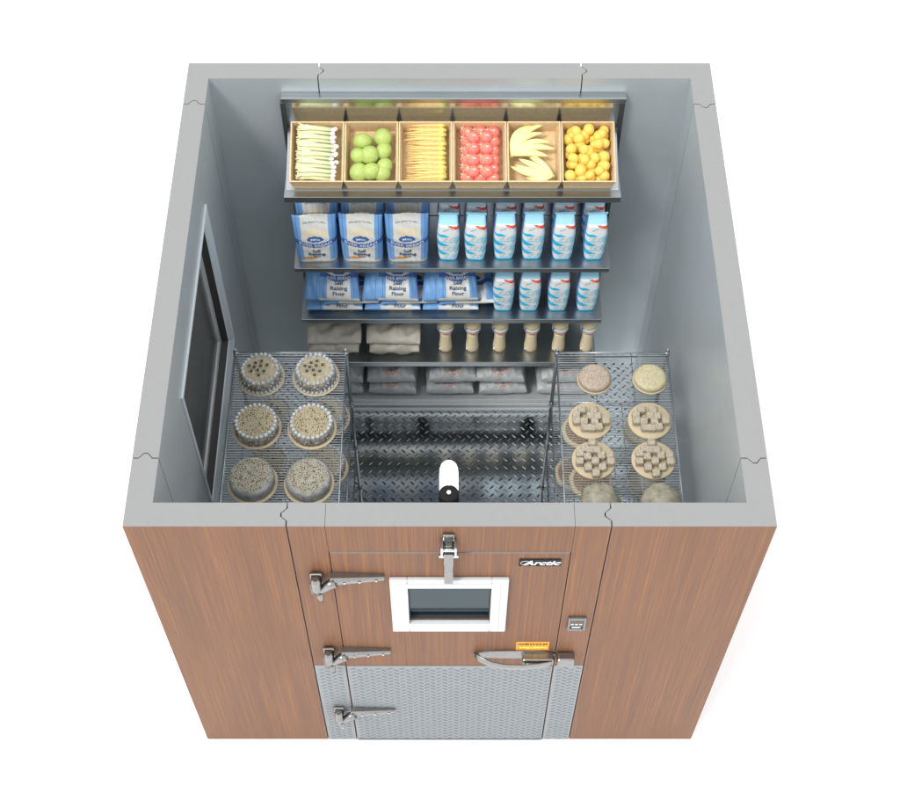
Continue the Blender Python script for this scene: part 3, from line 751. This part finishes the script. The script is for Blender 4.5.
# ------------------------------------------------------------------ wire racks
TI = (1.488, 1.062, .64, .22)
RY0, RY1 = .135, 1.335
def make_rack():
    t = empty('wire_rack'); hwd = .262; hy = (RY1-RY0)/2
    for sx in (-1, 1):
        for sy in (-1, 1):
            b = MB(); x, y = sx*(hwd-.004), sy*hy
            b.tube([(x, y, .02), (x, y, 1.508)], .0085, 10); b.tube([(x, y, 1.506), (x, y, 1.513)], [.0095, .006], 10)
            b.lathe([(.013, .0125), (.013, .025), (.009, .04)], 12, c=(x, y, 0))
            for z in TI: b.lathe([(.012, z-.03), (.0125, z+.004)], 12, c=(x, y, 0))
            b.build('post', mat_post, t)
    for z in TI:
        b = MB(); n = int(2*hy/.0132)
        for i in range(n+1):
            y = -hy+.006+i*(2*hy-.012)/n; b.tube([(-hwd+.004, y, z), (hwd-.004, y, z)], .0021, 4, cap=False)
        for x in (-hwd/3, hwd/3): b.tube([(x, -hy, z-.004), (x, hy, z-.004)], .0022, 5)
        for zz in (z-.0005, z-.030):
            for sx in (-1, 1): b.tube([(sx*(hwd-.003), -hy, zz), (sx*(hwd-.003), hy, zz)], .0030, 6)
            for sy in (-1, 1): b.tube([(-hwd, sy*hy, zz), (hwd, sy*hy, zz)], .0030, 6)
        for sy in (-1, 1):
            m_ = 14; b.tube([(-hwd+.012+i*(2*hwd-.024)/m_, sy*hy, z-.002 if i % 2 else z-.028) for i in range(m_+1)], .0020, 5)
        for sx in (-1, 1):
            m_ = 30; b.tube([(sx*(hwd-.003), -hy+.012+i*(2*hy-.024)/m_, z-.002 if i % 2 else z-.028) for i in range(m_+1)], .0020, 5)
        b.build('wire_shelf', M['wire'], t)
    return t
mat_post = mat('dull_post_metal', (.30, .32, .335), .35, .9)
rk = make_rack(); rk.location = (-.744, (RY0+RY1)/2, 0)
tag(rk, 'chrome wire shelving rack by the left wall, carrying the nut and cream cakes', 'wire rack', 'freestanding wire racks')
rk2 = copy_tree(rk); rk2.location = (.764, (RY0+RY1)/2, 0); rk2['label'] = 'chrome wire shelving rack by the right wall, carrying tarts and cube cakes'

# ------------------------------------------------------------------ cakes
m_ck = dict(
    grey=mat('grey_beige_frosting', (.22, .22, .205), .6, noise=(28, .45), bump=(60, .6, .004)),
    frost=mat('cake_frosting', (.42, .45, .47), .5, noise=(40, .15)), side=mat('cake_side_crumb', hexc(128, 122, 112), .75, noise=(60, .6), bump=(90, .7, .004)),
    top=mat('cake_top_cream', hexc(150, 140, 118), .7, noise=(60, .35)), berry=mat('blueberry', (.05, .055, .06), .35),
    nut=mat('nut_bits', hexc(176, 168, 138), .6, noise=(300, .4)), nut2=mat('dark_nut_bits', hexc(112, 88, 62), .65), green=mat('green_glaze', hexc(160, 152, 122), .4),
    pink=mat('tart_pinkish', hexc(158, 142, 126), .5, noise=(110, .35)), yel=mat('tart_cream', hexc(174, 165, 132), .5, noise=(110, .28)),
    cube=mat('sponge_cube', hexc(160, 150, 132), .7, noise=(90, .35), bump=(100, .5, .002)), brown=mat('brown_crust', hexc(120, 92, 66), .7, noise=(60, .3)),
    mound=mat('mound_cake', hexc(138, 134, 116), .65, noise=(22, .5), bump=(30, .8, .006)))
def board(t, r): MB().lathe([(r*.985, 0), (r, .002), (r, .004), (r*.985, .006)], 40).build('cake_board', M['board'], t)
def body(t, r, h, r2=None):
    MB().lathe([(r*.985, .0065), (r, .02), (r, h-.012), (r*.985, h-.003), (r*.93, h)], 48, wob=lambda a, z: .012*math.sin(a*17+z*200)+.008*math.sin(a*41)).build('cake_body', m_ck['side'], t)
    MB().lathe([(r*.94, h+.0002), (r*.93, h+.003), (r*.85, h+.005)], 48).build('cake_top', m_ck['top'], t)
def bits(t, r, z0, z1, n):
    for m_, k_ in ((m_ck['brown'], .35), (m_ck['frost'], .65)):
        q = MB()
        for _ in range(int(n*k_)):
            a = rnd(0, 6.2832); s_ = rnd(.0018, .0045); q.ball((r*math.cos(a), r*math.sin(a), rnd(z0, z1)), (s_, s_, s_*.8), 5, 4)
        q.build('side_crumbs', m_, t)['kind'] = 'stuff'
def kiss(q, x, y, z, r=.0085, h=.019): q.lathe([(r*.8, 0), (r, h*.18), (r*.75, h*.5), (r*.35, h*.8), (.0006, h)], 9, c=(x, y, z))
def nuts(q, r, n, z, s=.0042):
    for i in range(n):
        rr = r*math.sqrt((i+.5)/n); a = i*2.39996; q.ball((rr*math.cos(a), rr*math.sin(a), z), (s, s, s*.9), 6, 4)
def cakeA():
    t = empty('cream_cake'); board(t, .110); body(t, .094, .060)
    q = MB()
    for i in range(24):
        a = i/24*6.2832+rnd(-.04, .04); rr = .080+rnd(-.003, .003); kiss(q, rr*math.cos(a), rr*math.sin(a), .062, rnd(.009, .0125), rnd(.018, .028))
    q.build('piped_cream', m_ck['frost'], t)
    q = MB()
    for i in range(30): a = i/30*6.2832; kiss(q, .0965*math.cos(a), .0965*math.sin(a), .006, .009, .018)
    q.build('piped_base', m_ck['frost'], t); bits(t, .0945, .012, .058, 150)
    for x, y in [(x*1.22, y*1.22) for x, y in ((-.038, .012), (-.016, .026), (.006, .034), (.028, .016), (.004, .012), (-.020, .006), (-.030, -.012), (-.006, -.008), (.018, -.012), (0, -.030))]:
        e_ = MB(); e_.lathe([(.0120, 0), (.0125, .004), (.0095, .006)], 10, c=(x, y, .064)); e_.build('glaze_ring', m_ck['green'], t)
        MB().ball((x, y, .0725), .0080, 10, 7).build('blueberry', m_ck['berry'], t)
    q = MB(); nuts(q, .062, 110, .066, .003); q.build('crumb_topping', m_ck['nut'], t)
    return t
def cakeB():
    t = empty('nut_cake'); board(t, .112); body(t, .100, .060)
    q = MB()
    for i in range(26):
        a = i/26*6.2832; s_ = rnd(.008, .0115); q.ball((.088*math.cos(a), .088*math.sin(a), .065), (s_, s_, s_*.9), 8, 6, wob=.12)
    q.build('piped_cream', m_ck['frost'], t)
    q = MB(); nuts(q, .078, 170, .066); q.build('nut_topping', m_ck['nut'], t)
    q = MB(); random.seed(3)
    for _ in range(70):
        a, r_ = rnd(0, 6.28), .078*math.sqrt(rnd(0, 1)); q.ball((r_*math.cos(a), r_*math.sin(a), .067), .0035, 5, 4)
    q.build('dark_nut_topping', m_ck['nut2'], t); bits(t, .1, .012, .056, 110)
    return t
def cakeC():
    t = empty('frosted_nut_cake'); board(t, .112)
    MB().lathe([(.098, .0065), (.101, .02), (.101, .052), (.097, .064), (.088, .070), (.070, .072)], 48, wob=lambda a, z: .01*math.sin(a*13+z*150)).build('cake_body', m_ck['grey'], t)
    q = MB(); nuts(q, .086, 230, .0715, .0038); q.build('nut_topping', m_ck['nut'], t)
    q = MB()
    for _ in range(110):
        a, r_ = rnd(0, 6.28), .08*math.sqrt(rnd(0, 1)); q.ball((r_*math.cos(a), r_*math.sin(a), .073), .0034, 5, 4)
    q.build('dark_nut_topping', m_ck['nut2'], t)
    return t
def cakeD(m):
    t = empty('glazed_tart'); MB().lathe([(.070, 0), (.079, .003), (.081, .010), (.077, .012)], 40).build('tart_crust', M['board'], t)
    MB().lathe([(.072, .0118), (.0755, .018), (.0755, .028), (.070, .037), (.060, .041), (.030, .0425)], 40).build('tart_top', m, t)
    q = MB()
    for i in range(26):
        a, r_ = rnd(0, 6.28), .062*math.sqrt(rnd(0, 1)); q.ball((r_*math.cos(a), r_*math.sin(a), .0418), (.003, .003, .0015), 6, 4)
    q.build('sugar_specks', m_ck['frost'], t)
    return t
def cakeE(pts, cxy):
    t = empty('cube_cake'); MB().lathe([(.0955, 0), (.098, .003), (.098, .010), (.0955, .013)], 44).build('cake_board', M['board'], t)
    for i, (px, py) in enumerate(pts):
        x = (px-cxy[0])*.00051; y = -(py+22-cxy[1])*.00060; h = rnd(.026, .034)
        MB().bbox(-.0175, .0175, -.0175, .0175, 0, h, .006, mx=Matrix.Translation((x, y, .0132+(.0004*(i % 3)))) @ Matrix.Rotation(rnd(-.06, .06), 4, 'Z')).build('sponge_cube', m_ck['cube'], t)
    return t
def cakeF():
    t = empty('mound_cake'); board(t, .088); q = MB()
    q.lathe([(.080, .0065), (.088, .02), (.084, .045), (.070, .065), (.048, .080), (.02, .087)], 40, wob=lambda a, z: .05*math.sin(a*5+z*60)+.03*math.sin(a*11))
    q.build('cake_body', m_ck['mound'], t)
    q = MB()
    for i in range(9): a = i*2.4; r_ = .055*math.sqrt((i+.3)/9); q.ball((r_*math.cos(a), r_*math.sin(a), .086-r_*.42), (.017, .012, .008), 8, 6)
    q.build('cream_swirls', m_ck['mound'], t)
    return t
def cakeG():
    t = empty('brown_pie'); MB().lathe([(.085, 0), (.100, .006), (.104, .03), (.098, .036)], 48, wob=lambda a, z: .015*math.sin(a*40)).build('pie_crust', M['board'], t)
    MB().lathe([(.090, .030), (.085, .036), (.06, .040)], 40).build('pie_filling', m_ck['brown'], t)
    q = MB(); nuts(q, .08, 60, .040, .0035); q.build('nut_topping', m_ck['nut'], t)
    return t
ZS = TI[0]+.0022; ZS2 = TI[1]+.0022; ZS3 = TI[2]+.0022
E1 = [(197, 140), (300, 140), (145, 185), (330, 195), (270, 195), (145, 240), (210, 245), (305, 250), (405, 240), (215, 295), (275, 300), (340, 295)]
E2 = [(283, 435), (215, 490), (262, 500), (318, 500), (170, 530), (430, 540), (355, 550), (165, 600), (300, 600), (235, 555), (435, 600), (235, 650), (360, 645), (300, 700)]
PA, PB, PC, PG, PF = cakeA(), cakeB(), cakeC(), cakeG(), cakeF()
PE1, PE2 = cakeE(E1, (268, 235)), cakeE(E2, (293, 585))
used = set()
def place(p, x, y, z, label, rz=0, group='cakes on the wire racks', cat='cake'):
    t = p if p.name not in used else copy_tree(p); used.add(p.name)
    t.location = (x, y, z); t.rotation_euler = (0, 0, rz); return tag(t, label, cat, group)
place(PA, -.872, 1.193, ZS, 'blueberry cream cake on the left rack top, nearer the left wall')
place(PA, -.618, 1.193, ZS, 'blueberry cream cake on the left rack top, nearer the aisle')
place(PB, -.870, .909, ZS, 'dollop-rimmed nut cake, middle row of left rack top, nearer the wall')
place(PB, -.621, .909, ZS, 'dollop-rimmed nut cake, middle row of left rack top, nearer the aisle', 1)
place(PC, -.868, .627, ZS, 'smooth frosted nut cake, front row of left rack top, nearer the wall')
place(PC, -.619, .622, ZS, 'smooth frosted nut cake, front row of left rack top, nearer the aisle', 2)
for dy, P_, nm in ((1.239, PA, 'blueberry cream cake at the back'), (.955, PB, 'dollop-rimmed nut cake in the middle'), (.67, PC, 'frosted nut cake at the front')):
    for x, s_ in ((-.855, 'by the wall'), (-.596, 'by the aisle')):
        place(P_, x, dy, ZS2, nm+' of the left rack second tier, '+s_, 1.3)
t = cakeD(m_ck['pink']); place(t, .670, 1.172, ZS, 'pinkish glazed tart at the back of the right rack top', cat='tart')
t = cakeD(m_ck['yel']); place(t, .926, 1.172, ZS, 'cream yellow glazed tart at the back of the right rack top', cat='tart')
place(PE1, .637, .948, ZS, 'sponge cubes scattered on a round board, second row of right rack, aisle side')
place(PE1, .907, .948, ZS, 'sponge cubes scattered on a round board, second row of right rack, wall side')
place(PE2, .643, .740, ZS, 'sponge cubes packed on a round board, third row of right rack, aisle side')
place(PE2, .908, .740, ZS, 'sponge cubes packed on a round board, third row of right rack, wall side')
place(PF, .656, .518, ZS, 'lumpy mound cake half hidden by the front wall, right rack top, aisle side')
place(PF, .923, .518, ZS, 'lumpy mound cake half hidden by the front wall, right rack top, wall side', .7)
place(PG, .648, 1.150, ZS2, 'brown pie at the back of the right rack second tier', cat='pie')
place(PG, .672, .870, ZS2, 'brown nut pie in the middle of the right rack second tier', cat='pie')
t = cakeD(m_ck['yel']); place(t, .925, 1.150, ZS2, 'cream tart at the back of the right rack second tier', cat='tart')
place(PF, .935, .880, ZS2, 'lumpy mound cake in the middle of the right rack second tier')
place(PG, .640, 1.160, ZS3, 'brown pie on the third tier of the right rack', cat='pie')

# ------------------------------------------------------------------ ground, light, camera
g = MB().box(-60, 60, -60, 60, -.05, 0).build('ground', mat('white_ground', (.97, .97, .97), .9, 0, .1)); g['kind'] = 'structure'
w = bpy.data.worlds.new('World'); sc.world = w; w.use_nodes = True
bg = w.node_tree.nodes['Background']; bg.inputs[0].default_value = (.97, .985, 1, 1); bg.inputs[1].default_value = 1.5
sl = bpy.data.lights.new('key_lamp', 'SUN'); sl.energy = 2.2; sl.angle = R(14); sl.color = (1, .98, .95)
so = bpy.data.objects.new('key_lamp', sl); col.objects.link(so)
dirv = Vector((.50, .50, -1.0))
so.rotation_euler = dirv.to_track_quat('-Z', 'Y').to_euler()
so.location = (-3, -2, 6)
cam = bpy.data.cameras.new('camera'); co = bpy.data.objects.new('camera', cam); col.objects.link(co)
co.location = (-.0067, -2.5146, 6.9120); co.rotation_euler = (R(90-56.554), 0, 0)
cam.sensor_width = 36; cam.lens = 1416.9/900*36; cam.shift_x = (450-447.945)/900; cam.clip_end = 300
sc.camera = co
sc.view_settings.view_transform = 'Standard'; sc.view_settings.look = 'None'; sc.view_settings.exposure = 0
sc.render.resolution_x = 1024; sc.render.resolution_y = 910
